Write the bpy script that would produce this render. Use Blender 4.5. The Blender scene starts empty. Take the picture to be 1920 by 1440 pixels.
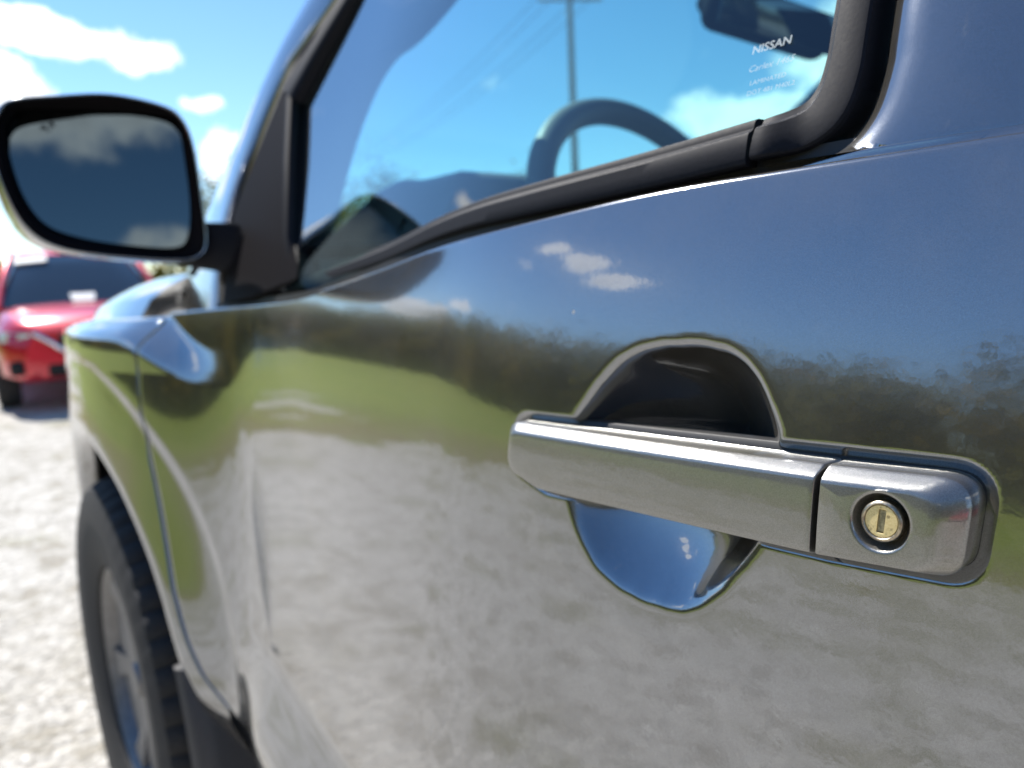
import bpy, bmesh, math, random
import numpy as np
from mathutils import Vector, Matrix, Quaternion
R_ = math.radians
random.seed(7); RNG = np.random.default_rng(11)
sc = bpy.context.scene
COL = sc.collection

# ------------------------------------------------------------------ camera
CAM = np.array([0.0, 0.25, 1.15])
YAW, PITCH, ROLL, FPX = 38.2, 8.2, 2.5, 1400.0
def cam_basis():
    y, p, r = R_(YAW), R_(PITCH), R_(ROLL)
    f = np.array([math.cos(y)*math.cos(p), -math.sin(y)*math.cos(p), -math.sin(p)])
    rt = np.array([-math.sin(y), -math.cos(y), 0.]); up = np.cross(rt, f)
    return f, rt*math.cos(r)-up*math.sin(r), up*math.cos(r)+rt*math.sin(r)
cf, cr, cu = cam_basis()
cd = bpy.data.cameras.new('camera'); cam = bpy.data.objects.new('camera', cd); COL.objects.link(cam)
cam.matrix_world = Matrix(((cr[0], cu[0], -cf[0], CAM[0]), (cr[1], cu[1], -cf[1], CAM[1]), (cr[2], cu[2], -cf[2], CAM[2]), (0, 0, 0, 1)))
cd.sensor_width = 36; cd.lens = FPX/1920*36
cd.clip_start = 0.01; cd.clip_end = 3000
cd.dof.use_dof = True; cd.dof.focus_distance = 0.275; cd.dof.aperture_fstop = 7.8
sc.camera = cam

# ------------------------------------------------------------------ sun, sky, exposure
SUN = Vector((0.63, 0.06, 0.775)).normalized()
EL = math.asin(SUN.z); SROT = math.atan2(SUN.x, SUN.y)
sl = bpy.data.lights.new('sun', 'SUN'); sl.energy = 4.2; sl.angle = R_(0.53); sl.color = (1, .955, .89)
so = bpy.data.objects.new('sun', sl); COL.objects.link(so)
so.rotation_euler = (-SUN).to_track_quat('-Z', 'Y').to_euler(); so.location = (20, 8, 30)
vs = sc.view_settings
vs.view_transform = 'Standard'; vs.look = 'None'; vs.gamma = 1; vs.use_curve_mapping = False
vs.exposure = 0.95
sc.cycles.use_denoising = True; sc.cycles.max_bounces = 10; sc.cycles.transparent_max_bounces = 16; sc.cycles.glossy_bounces = 6
sc.cycles.caustics_reflective = False; sc.cycles.caustics_refractive = False

W = bpy.data.worlds.new('World'); sc.world = W; W.use_nodes = True
class NT:
    """tiny helper for building node trees"""
    def __init__(s, tree): s.t = tree; tree.nodes.clear()
    def n(s, typ, ins=None, **kw):
        nd = s.t.nodes.new(typ)
        for k, v in kw.items(): setattr(nd, k, v)
        for k, v in (ins or {}).items():
            sk = nd.inputs[k]
            if isinstance(v, bpy.types.NodeSocket): s.t.links.new(v, sk)
            else: sk.default_value = v
        return nd
    def math(s, op, a, b=0.0, c=None, clamp=False):
        nd = s.n('ShaderNodeMath', {0: a, 1: b}, operation=op, use_clamp=clamp)
        if c is not None:
            if isinstance(c, bpy.types.NodeSocket): s.t.links.new(c, nd.inputs[2])
            else: nd.inputs[2].default_value = c
        return nd.outputs[0]
    def noise(s, vec, scale, detail=4, rough=.55, dist=0., dim='3D'):
        return s.n('ShaderNodeTexNoise', {'Vector': vec, 'Scale': scale, 'Detail': detail, 'Roughness': rough, 'Distortion': dist}, noise_dimensions=dim)
    def ramp(s, fac, stops, interp='LINEAR'):
        nd = s.n('ShaderNodeValToRGB', {0: fac}); cr_ = nd.color_ramp; cr_.interpolation = interp
        while len(cr_.elements) < len(stops): cr_.elements.new(.5)
        for e, (p, c) in zip(cr_.elements, stops):
            e.position = p; e.color = (c, c, c, 1) if not hasattr(c, '__len__') else (*c, 1)
        return nd.outputs[0]
    def mix(s, fac, a, b, blend='MIX'):
        nd = s.n('ShaderNodeMix', data_type='RGBA', blend_type=blend)
        for k, v in ((0, fac), (6, a), (7, b)):
            if isinstance(v, bpy.types.NodeSocket): s.t.links.new(v, nd.inputs[k])
            else: nd.inputs[k].default_value = v if k == 0 or len(v) == 4 else (*v, 1)
        return nd.outputs[2]
    def smooth(s, v, a, b):
        return s.n('ShaderNodeMapRange', {0: v, 1: a, 2: b, 3: 0., 4: 1.}, interpolation_type='SMOOTHSTEP').outputs[0]

def build_world():
    t = NT(W.node_tree)
    sky = t.n('ShaderNodeTexSky', sky_type='NISHITA', sun_disc=False, sun_elevation=EL, sun_rotation=SROT,
              altitude=200, air_density=1.0, dust_density=.0, ozone_density=2.5)
    tc = t.n('ShaderNodeTexCoord'); d = tc.outputs['Generated']
    sep = t.n('ShaderNodeSeparateXYZ', {0: d})
    az = t.math('ARCTAN2', sep.outputs[1], sep.outputs[0])
    el = t.math('ARCSINE', sep.outputs[2])
    # cumulus: one layer of noise laid out on a plane overhead, plus individual clouds at given places in the sky
    den = t.math('ADD', t.math('MAXIMUM', sep.outputs[2], 0.), .16)
    u = t.math('DIVIDE', sep.outputs[0], den); v = t.math('DIVIDE', sep.outputs[1], den)
    pl = t.n('ShaderNodeCombineXYZ', {0: u, 1: v, 2: 3.7}).outputs[0]
    big = t.noise(pl, .55, 2, .5).outputs[0]
    fine = t.noise(d, 17., 9, .66, .3).outputs[0]
    wx = t.noise(d, 6., 5, .6).outputs['Color']
    ws = t.n('ShaderNodeSeparateColor', {0: wx})
    azw = t.math('ADD', az, t.math('MULTIPLY', t.math('SUBTRACT', ws.outputs[0], .5), .14))
    elw = t.math('ADD', el, t.math('MULTIPLY', t.math('SUBTRACT', ws.outputs[1], .5), .09))
    blobs = [  # azimuth, elevation, half sizes (degrees), strength
        (-8, 16.0, 8, 1.8, 1.0), (-14.5, 15.0, 4.2, 1.6, .9), (-5.5, 12.4, 5, 2.2, 1.0), (-20, 8.6, 3.2, 2.6, .9), (-18, 11.9, 2.0, .8, .6),
        (-56, 10.5, 7, 2.2, 1.0), (-62, 13.5, 5, 4, .9), (-38, 13.4, 3.0, 1.2, .30), (-70, 9, 8, 4, .9),
        (35, 23, 3.4, 1.9, 1.0), (39.5, 21, 3.2, 2.2, 1.0), (43.5, 18.6, 3.4, 1.8, .95), (30.5, 19.6, 1.8, 1.6, .6), (18, 7.4, 4.2, 2.0, 1.0), (22.5, 9.6, 2.6, 1.3, .9), (12.8, 22.6, 2.6, .9, .8),
        (2, 7.5, 4, 1.8, .7),
        (172, 24, 16, 4.5, 1.0), (160, 26, 14, 4, .9), (178, 15, 5, 1.5, .8), (165, 13, 4, 1.2, .7), (120, 22, 9, 4, .7), (-150, 24, 14, 5, .8)]
    acc = None
    for a0, e0, ra, re, st in blobs:
        if a0 > 180: a0 -= 360
        da = t.math('SUBTRACT', azw, R_(a0))
        if abs(a0) > 130:
            da = t.math('WRAP', da, math.pi, -math.pi)
        p = t.math('DIVIDE', da, R_(ra))
        q = t.math('DIVIDE', t.math('SUBTRACT', elw, R_(e0)), R_(re))
        r2 = t.math('ADD', t.math('MULTIPLY', p, p), t.math('MULTIPLY', q, q))
        b = t.math('MULTIPLY', t.math('SUBTRACT', 1., r2, clamp=True), st)
        acc = b if acc is None else t.math('MAXIMUM', acc, b)
    field = t.math('ADD', t.math('MULTIPLY', acc, .62), t.math('MULTIPLY', t.math('SUBTRACT', fine, .5), .95))
    bg = t.math('SUBTRACT', t.math('ADD', big, t.math('MULTIPLY', t.math('SUBTRACT', fine, .5), .5)), .52)
    field = t.math('MAXIMUM', field, bg)
    cov = t.math('MULTIPLY', t.smooth(field, .13, .46), t.smooth(el, .01, .07))
    shade = t.noise(t.n('ShaderNodeMapping', {0: d, 1: (0, 0, .04)}).outputs[0], 17., 5, .55).outputs[0]
    thick = t.smooth(field, .25, .75)
    lum = t.math('SUBTRACT', 1.12, t.math('MULTIPLY', t.math('MULTIPLY', thick, .45), t.smooth(shade, .35, .65)))
    ccol = t.n('ShaderNodeVectorMath', {0: (8.3, 8.6, 9.0), 3: lum}, operation='SCALE').outputs[0]
    hs = t.n('ShaderNodeHueSaturation', {'Saturation': 1.16, 'Color': sky.outputs[0]})
    col = t.mix(cov, hs.outputs[0], ccol)
    bgn = t.n('ShaderNodeBackground', {0: col, 1: .101})
    out = t.n('ShaderNodeOutputWorld', {0: bgn.outputs[0]})
build_world()

# ------------------------------------------------------------------ mesh helpers
ORG = np.zeros(3)          # world position of the root that owns the parts being built
def link(name, me, mat=None, parent=None):
    o = bpy.data.objects.new(name, me); COL.objects.link(o)
    if mat: me.materials.append(mat)
    if parent: o.parent = parent
    return o
def mesh(name, verts, faces, mat, parent=None, sharp=None, flip=False):
    v = np.asarray(verts, float).reshape(-1, 3) - ORG
    me = bpy.data.meshes.new(name)
    fs = [tuple(int(i) for i in (f[::-1] if flip else f)) for f in faces]
    me.from_pydata([tuple(p) for p in v], [], fs); me.validate()
    me.polygons.foreach_set('use_smooth', [True]*len(me.polygons))
    if sharp is not None: me.set_sharp_from_angle(angle=R_(sharp))
    me.update()
    return link(name, me, mat, parent)
def gridfaces(ni, nj, cu_=False, cv=False, off=0):
    fs = []
    for i in range(ni if cu_ else ni-1):
        for j in range(nj if cv else nj-1):
            i2, j2 = (i+1) % ni, (j+1) % nj
            fs.append((off+i*nj+j, off+i2*nj+j, off+i2*nj+j2, off+i*nj+j2))
    return fs
def grid(name, P, mat, parent=None, cu_=False, cv=False, sharp=None, flip=False):
    P = np.asarray(P, float); ni, nj = P.shape[:2]
    return mesh(name, P.reshape(-1, 3), gridfaces(ni, nj, cu_, cv), mat, parent, sharp, flip)
def rings(name, RR, mat, parent=None, cap0=True, cap1=True, sharp=None, flip=False):
    """closed rings lofted one to the next, ends capped"""
    RR = [np.asarray(r, float) for r in RR]; n = len(RR[0])
    V = np.concatenate(RR); fs = gridfaces(len(RR), n, False, True)
    if cap0: fs.append(tuple(range(n-1, -1, -1)))
    if cap1: fs.append(tuple((len(RR)-1)*n+i for i in range(n)))
    return mesh(name, V, fs, mat, parent, sharp, flip)
def catmull(pts, n):
    P = np.asarray(pts, float); P = np.vstack([2*P[0]-P[1], P, 2*P[-1]-P[-2]])
    seg = len(P)-3; out = []
    for t in np.linspace(0, seg-1e-9, n):
        k = int(t); u = t-k; a, b, c, d = P[k:k+4]
        out.append(.5*((2*b)+(-a+c)*u+(2*a-5*b+4*c-d)*u*u+(-a+3*b-3*c+d)*u**3))
    return np.array(out)
def tube(name, path, rad, mat, parent=None, n=10, closed=False):
    P = np.asarray(path, float); m = len(P); rad = np.broadcast_to(rad, (m,))
    RR = []; prev = None
    for i in range(m):
        a = P[(i-1) % m] if (closed or i > 0) else P[i]; b = P[(i+1) % m] if (closed or i < m-1) else P[i]
        t = (b-a)/np.linalg.norm(b-a)
        if prev is None:
            ref = np.array([0, 0, 1.]) if abs(t[2]) < .9 else np.array([1., 0, 0])
        else: ref = prev
        nrm = ref-t*(ref@t); nrm /= np.linalg.norm(nrm); prev = nrm; bi = np.cross(t, nrm)
        ang = np.linspace(0, 2*np.pi, n, endpoint=False)
        RR.append(P[i]+rad[i]*(np.cos(ang)[:, None]*nrm+np.sin(ang)[:, None]*bi))
    if closed:
        V = np.concatenate(RR); return mesh(name, V, gridfaces(m, n, True, True), mat, parent, None)
    return rings(name, RR, mat, parent, sharp=60)
def rbox(name, c, size, mat, parent=None, rot=None, bev=.01, seg=3):
    bm = bmesh.new(); bmesh.ops.create_cube(bm, size=1)
    for v in bm.verts: v.co = Vector((v.co.x*size[0], v.co.y*size[1], v.co.z*size[2]))
    if bev: bmesh.ops.bevel(bm, geom=list(bm.edges), offset=min(bev, min(size)*.49), segments=seg, profile=.5, affect='EDGES')
    M = (rot.to_matrix() if isinstance(rot, Quaternion) else (rot or Matrix.Identity(3)))
    c = Vector(c)-Vector(ORG)
    for v in bm.verts: v.co = M @ v.co + c
    me = bpy.data.meshes.new(name); bm.to_mesh(me); bm.free()
    me.polygons.foreach_set('use_smooth', [True]*len(me.polygons)); me.set_sharp_from_angle(angle=R_(45))
    return link(name, me, mat, parent)
def lathe(name, prof, c, axis, mat, parent=None, n=48, sharp=40):
    """prof: (radius, along axis)"""
    ax = Vector(axis).normalized(); q = Vector((0, 0, 1)).rotation_difference(ax).to_matrix()
    RR = []
    for r, h in prof:
        RR.append([np.array(Vector(c)+q @ Vector((max(r, 1e-5)*math.cos(a), max(r, 1e-5)*math.sin(a), h))) for a in np.linspace(0, 2*np.pi, n, endpoint=False)])
    return rings(name, RR, mat, parent, cap0=prof[0][0] > 1e-4, cap1=prof[-1][0] > 1e-4, sharp=sharp)
def prism(name, outer, thick, mat, parent=None, bev=0., sharp=35):
    """closed polygon (3D, planar-ish) given thickness along its normal"""
    P = np.asarray(outer, float); c = P.mean(0); nrm = np.zeros(3)
    for i in range(len(P)): nrm += np.cross(P[i]-c, P[(i+1) % len(P)]-c)
    nrm /= np.linalg.norm(nrm)
    if bev:
        ins = P+(c-P)/np.linalg.norm(P-c, axis=1)[:, None]*bev
        return rings(name, [P-nrm*thick, P-nrm*bev, P*.7+ins*.3-nrm*bev*.3, ins], mat, parent, sharp=sharp)
    return rings(name, [P-nrm*thick, P], mat, parent, sharp=sharp)
def empty(name, loc, rz=0.):
    o = bpy.data.objects.new(name, None); COL.objects.link(o); o.location = loc; o.rotation_euler = (0, 0, rz); o.empty_display_size = .2
    return o
def tag(o, label=None, cat=None, group=None, kind=None):
    for k, v in (('label', label), ('category', cat), ('group', group), ('kind', kind)):
        if v: o[k] = v
    return o
def sm(t):
    t = np.clip(t, 0, 1); return t*t*(3-2*t)

# ------------------------------------------------------------------ materials
MATS = {}
def mat(name):
    m = bpy.data.materials.new(name); m.use_nodes = True; MATS[name] = m
    return m, NT(m.node_tree)
def finish(t, shader, disp=None):
    o = t.n('ShaderNodeOutputMaterial', {0: shader})
    return o
def simple(name, col, rough=.5, metal=0., coat=0., noise=0., nscale=300., bump=0., spec=.5, emis=None):
    m, t = mat(name)
    tc = t.n('ShaderNodeTexCoord').outputs['Object']
    ins = {'Base Color': (*col, 1), 'Roughness': rough, 'Metallic': metal, 'Coat Weight': coat, 'Coat Roughness': .03, 'Specular IOR Level': spec}
    if noise or bump:
        nz = t.noise(tc, nscale, 5, .6).outputs[0]
        if noise:
            ins['Base Color'] = t.mix(t.smooth(nz, .3, .7), tuple(c*(1-noise) for c in col), tuple(min(1, c*(1+noise)) for c in col))
            ins['Roughness'] = t.math('ADD', t.math('MULTIPLY', nz, .2), rough-.1)
        if bump: ins['Normal'] = t.n('ShaderNodeBump', {'Strength': bump, 'Distance': .002, 'Height': nz}).outputs[0]
    b = t.n('ShaderNodeBsdfPrincipled', ins); finish(t, b.outputs[0]); return m

def paint(name, col, rough=.30, flake=.03, peel=.02, coat=1.0, metal=1.0, dust=0., ior=2.1, film0=.048):
    m, t = mat(name)
    tc = t.n('ShaderNodeTexCoord').outputs['Object']
    # metal flakes: tiny facets with their own tilt and brightness
    vor = t.n('ShaderNodeTexVoronoi', {'Vector': tc, 'Scale': 4200.}, feature='F1')
    fl = t.n('ShaderNodeSeparateColor', {0: vor.outputs['Color']})
    bc = t.mix(fl.outputs[0], tuple(c*.72 for c in col), tuple(c*1.25 for c in col))
    peeln = t.noise(tc, 210., 2, .5).outputs[0]
    bp = t.n('ShaderNodeBump', {'Strength': peel, 'Distance': .0012, 'Height': peeln}).outputs[0]
    fb = t.n('ShaderNodeBump', {'Strength': flake, 'Distance': .0004, 'Height': fl.outputs[1], 'Normal': bp}).outputs[0]
    if dust:
        dz = t.smooth(t.noise(tc, 46., 6, .65).outputs[0], .42, .8)
        crough = t.math('ADD', .035, t.math('MULTIPLY', dz, dust))
    else: crough = .006
    b = t.n('ShaderNodeBsdfPrincipled', {'Base Color': bc, 'Metallic': metal, 'Roughness': rough, 'Normal': fb,
            'Coat Weight': coat, 'Coat Roughness': crough, 'Coat IOR': ior, 'Coat Normal': bp})
    sh = b.outputs[0]
    if dust:                                            # a thin film of dust and a few dried specks
        vs_ = t.n('ShaderNodeTexVoronoi', {'Vector': tc, 'Scale': 38.}); rnd = t.n('ShaderNodeSeparateColor', {0: vs_.outputs['Color']})
        spk = t.math('MULTIPLY', t.math('LESS_THAN', vs_.outputs['Distance'], t.math('MULTIPLY', rnd.outputs[0], .045)), t.math('GREATER_THAN', rnd.outputs[1], .72))
        film = t.math('ADD', film0, t.math('MULTIPLY', t.smooth(t.noise(tc, 9., 6, .7).outputs[0], .35, .75), film0))
        fac = t.math('MAXIMUM', film, t.math('MULTIPLY', spk, .55))
        df = t.n('ShaderNodeBsdfDiffuse', {0: (.46, .425, .37, 1)})
        sh = t.n('ShaderNodeMixShader', {0: fac, 1: sh, 2: df.outputs[0]}).outputs[0]
    finish(t, sh); return m
PAINT = paint('slate_metallic_paint', (.142, .152, .172), dust=.02, rough=.165, ior=2.4)
HPAINT = paint('handle_metallic_paint', (.20, .20, .192), rough=.30, flake=.2, peel=.04, dust=.12, ior=1.9, film0=.07)
RED = paint('red_paint', (.68, .012, .03), rough=.28, metal=.35, ior=1.6)
WHITEP = paint('white_paint', (.75, .75, .74), rough=.35, metal=0., ior=1.5)
SILVERP = paint('silver_paint', (.5, .51, .53), rough=.3, ior=1.6)
RUBBER = simple('black_rubber', (.022, .022, .025), .42, noise=.25, nscale=420, bump=.06)
RUBBERM = simple('satin_black_trim', (.010, .011, .016), .6, noise=.2, nscale=500, bump=.04, spec=.12)
GLOSSB = simple('black_textured_plastic', (.011, .010, .012), .6, noise=.2, nscale=600, bump=.08, spec=.03)
PLAST = simple('dark_grey_plastic', (.05, .05, .054), .5, noise=.2, nscale=500, bump=.12)
DASHM = simple('dash_soft_plastic', (.20, .20, .195), .5, noise=.15, nscale=900, bump=.1)
TRIMG = simple('grey_interior_trim', (.12, .12, .125), .7, noise=.12, nscale=900, bump=.1)
LINER = simple('headliner_cloth', (.42, .42, .41), .9, noise=.08, nscale=900, bump=.2)
CHROME = simple('chrome', (.75, .76, .78), .08, 1.)
ALLOY = simple('alloy_wheel_metal', (.20, .20, .205), .5, .7, noise=.15, nscale=60)
TYRE = simple('tyre_rubber', (.022, .022, .023), .8, noise=.3, nscale=90, bump=.15)
DARKIN = simple('dark_wheel_well', (.012, .012, .013), .9, noise=.2)
BLACKV = simple('black_void', (.006, .006, .007), .7)
BRASSR = simple('worn_nickel_ring', (.40, .35, .27), .34, 1., noise=.3, nscale=900)
GAPLEG = simple('gap_and_leg_black', (.014, .014, .016), .55, noise=.2)  # black for handle legs, belt channel and the shade put around the handle
PALEGLASS = simple('headlamp_lens', (.75, .78, .8), .06, .25, coat=1.)
DARKGLASS = simple('dark_car_glass', (.02, .026, .032), .03, 0., coat=.6, spec=.9)
PAPER = simple('white_card', (.8, .8, .78), .6)
def letter_mat():
    m, t = mat('etched_lettering')
    d = t.n('ShaderNodeBsdfDiffuse', {0: (.72, .78, .78, 1)}); tr = t.n('ShaderNodeBsdfTransparent')
    finish(t, t.n('ShaderNodeMixShader', {0: .58, 1: tr.outputs[0], 2: d.outputs[0]}).outputs[0]); return m
LETTER = letter_mat()
WOODP = simple('weathered_wood', (.22, .18, .14), .85, noise=.3, nscale=8, bump=.3)
WIREM = simple('wire_black', (.03, .03, .03), .6)
SIDING = simple('white_siding', (.7, .71, .72), .6, noise=.05, nscale=4)
ROOFM = simple('maroon_roof', (.12, .045, .045), .7, noise=.2, nscale=3)

def brass_mat():
    m, t = mat('brass_lock_face')
    tc = t.n('ShaderNodeTexCoord').outputs['Object']
    n1 = t.noise(tc, 1500., 5, .7).outputs[0]; n2 = t.noise(tc, 420., 4, .6).outputs[0]
    c = t.mix(t.smooth(n1, .35, .7), (.86, .70, .36), (.70, .54, .24))
    c = t.mix(t.smooth(n2, .56, .78), c, (.16, .12, .06))
    b = t.n('ShaderNodeBsdfPrincipled', {'Base Color': c, 'Metallic': .55, 'Roughness': .5,
        'Normal': t.n('ShaderNodeBump', {'Strength': .12, 'Distance': .0004, 'Height': n1}).outputs[0]})
    finish(t, b.outputs[0]); return m
BRASS = brass_mat()
SLOT = simple('worn_brass_slot', (.34, .29, .17), .5, .6, noise=.4, nscale=900)

def glass_mat(name, tint, ior=1.5, boost=1.9):
    m, t = mat(name)
    tr = t.n('ShaderNodeBsdfTransparent', {0: (*tint, 1)})
    gl = t.n('ShaderNodeBsdfGlossy', {0: (1, 1, 1, 1), 'Roughness': .0})
    fc = t.n('ShaderNodeLayerWeight', {'Blend': .5}).outputs['Facing']
    f0 = ((ior-1)/(ior+1))**2
    f = t.math('MULTIPLY', t.math('ADD', f0, t.math('MULTIPLY', t.math('POWER', fc, 5.), 1-f0)), boost, clamp=True)
    mx = t.n('ShaderNodeMixShader', {0: f, 1: tr.outputs[0], 2: gl.outputs[0]})
    finish(t, mx.outputs[0]); return m
SGLASS = glass_mat('side_window_glass', (.66, .86, .84))
WGLASS = glass_mat('windshield_glass', (.62, .88, .86))
def mirror_mat():
    m, t = mat('tinted_mirror_glass')
    b = t.n('ShaderNodeBsdfGlossy', {0: (.095, .115, .12, 1), 'Roughness': .03}); finish(t, b.outputs[0]); return m
MIRG = mirror_mat()

def gravel_mat():
    m, t = mat('pale_gravel')
    tc = t.n('ShaderNodeTexCoord').outputs['Object']
    v1 = t.n('ShaderNodeTexVoronoi', {'Vector': tc, 'Scale': 34., 'Randomness': 1.})
    v2 = t.n('ShaderNodeTexVoronoi', {'Vector': tc, 'Scale': 85., 'Randomness': 1.})
    s1 = t.n('ShaderNodeSeparateColor', {0: v1.outputs['Color']}); s2 = t.n('ShaderNodeSeparateColor', {0: v2.outputs['Color']})
    tone = t.math('ADD', t.math('MULTIPLY', s1.outputs[0], .55), t.math('MULTIPLY', s2.outputs[0], .45))
    mid = t.noise(tc, 5.5, 5, .7).outputs[0]; big = t.noise(tc, .55, 4, .6).outputs[0]
    c = t.ramp(tone, [(0., (.27, .25, .215)), (.45, (.48, .45, .395)), (.8, (.61, .58, .52)), (1., (.74, .71, .65))])
    c = t.mix(t.smooth(mid, .47, .64), c, (.31, .28, .225))
    c = t.mix(t.math('MULTIPLY', t.smooth(big, .5, .75), .55), c, (.31, .275, .215))
    # low weeds and moss creeping in between the stones towards the grass
    sp = t.n('ShaderNodeSeparateXYZ', {0: tc})
    wn = t.noise(tc, 1.35, 5, .62).outputs[0]; wn2 = t.noise(tc, 24., 4, .7).outputs[0]
    near = t.smooth(sp.outputs[1], .3, 6.5)
    wm = t.math('MULTIPLY', t.smooth(t.math('ADD', wn, t.math('MULTIPLY', near, .13)), .54, .68), t.smooth(wn2, .34, .62))
    c = t.mix(t.math('MULTIPLY', wm, .85), c, t.mix(wn2, (.13, .15, .035), (.21, .17, .06)))
    dst = t.math('ADD', t.math('MULTIPLY', v1.outputs['Distance'], 1.), t.math('MULTIPLY', v2.outputs['Distance'], .5))
    bp = t.n('ShaderNodeBump', {'Strength': .75, 'Distance': .02, 'Height': dst}, invert=True).outputs[0]
    b = t.n('ShaderNodeBsdfPrincipled', {'Base Color': c, 'Roughness': .9, 'Normal': bp}); finish(t, b.outputs[0]); return m
GRAVEL = gravel_mat()
def grass_mat(name='mown_grass'):
    m, t = mat(name)
    tc = t.n('ShaderNodeTexCoord').outputs['Object']
    a = t.noise(tc, .16, 5, .6).outputs[0]; b_ = t.noise(tc, 1.6, 5, .65).outputs[0]; f = t.noise(tc, 26., 4, .7).outputs[0]
    c = t.mix(t.smooth(a, .35, .65), (.26, .335, .038), (.35, .385, .06))
    c = t.mix(t.smooth(b_, .5, .75), c, (.225, .175, .06))
    sp = t.n('ShaderNodeSeparateXYZ', {0: tc})
    edge = t.math('SUBTRACT', 1., t.smooth(t.math('MAXIMUM', sp.outputs[1], t.math('MULTIPLY', sp.outputs[0], .82)), 7.2, 14.))
    c = t.mix(t.math('MULTIPLY', edge, t.smooth(b_, .22, .56)), c, (.30, .205, .09))
    c = t.mix(t.smooth(f, .3, .75), c, (.11, .15, .016))
    b = t.n('ShaderNodeBsdfPrincipled', {'Base Color': c, 'Roughness': .85, 'Specular IOR Level': .2,
        'Normal': t.n('ShaderNodeBump', {'Strength': .8, 'Distance': .05, 'Height': f}).outputs[0]}); finish(t, b.outputs[0]); return m
GRASS = grass_mat()
def leaf_mat():
    m, t = mat('woodland_leaves')
    tc = t.n('ShaderNodeTexCoord').outputs['Object']
    a = t.noise(tc, .17, 3, .5).outputs[0]; b_ = t.noise(tc, 1.9, 3, .6).outputs[0]
    c = t.ramp(a, [(.30, (.14, .145, .045)), (.44, (.21, .20, .052)), (.53, (.31, .24, .056)), (.62, (.38, .26, .055)), (.75, (.21, .19, .055))])
    c = t.mix(t.smooth(b_, .4, .7), c, (.11, .115, .040))
    d = t.n('ShaderNodeBsdfDiffuse', {0: c}); tr = t.n('ShaderNodeBsdfTranslucent', {0: c})
    mx = t.n('ShaderNodeMixShader', {0: .5, 1: d.outputs[0], 2: tr.outputs[0]}); finish(t, mx.outputs[0]); return m
LEAF = leaf_mat()

# ------------------------------------------------------------------ ground
def ground_grid(name, xs, ys, fn, m):
    P = np.array([[(x, y, fn(x, y)) for y in ys] for x in xs]); return tag(grid(name, P, m), kind='structure')
from mathutils import noise as mnoise
def wob(x, y): return 1.6*mnoise.fractal(Vector((x*.45, y*.45, 3.1)), .9, 2.1, 5)
xs = np.unique(np.concatenate([np.linspace(-400, -30, 12), np.linspace(-30, 80, 260), np.linspace(80, 600, 14)]))
ys = np.unique(np.concatenate([np.linspace(-500, -30, 14), np.linspace(-30, 34, 200), np.linspace(34, 500, 14)]))
def field_z(x, y):
    out = max(y-8.4, min(x-9.6+.24*y, (y-1.5)*.9), x-24, -26-y, -30-x)        # distance beyond the edge of the gravel lot
    z = -.07+.10*sm((out+1.9*wob(x*1.1, y*1.1)+.7*wob(x*4, y*4))/1.0+.5)
    z += .05*(min(y, 60)-10) if y > 10 else 0.
    z += .028*max(0., x-28)*sm((x-28)/20) if x < 120 else 2.58
    return float(z)
ground_grid('grass_field', xs, ys, field_z, GRASS)
ground_grid('gravel_lot', np.linspace(-32, 27, 60), np.linspace(-28, 9.4, 40), lambda x, y: 0., GRAVEL)

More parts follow.
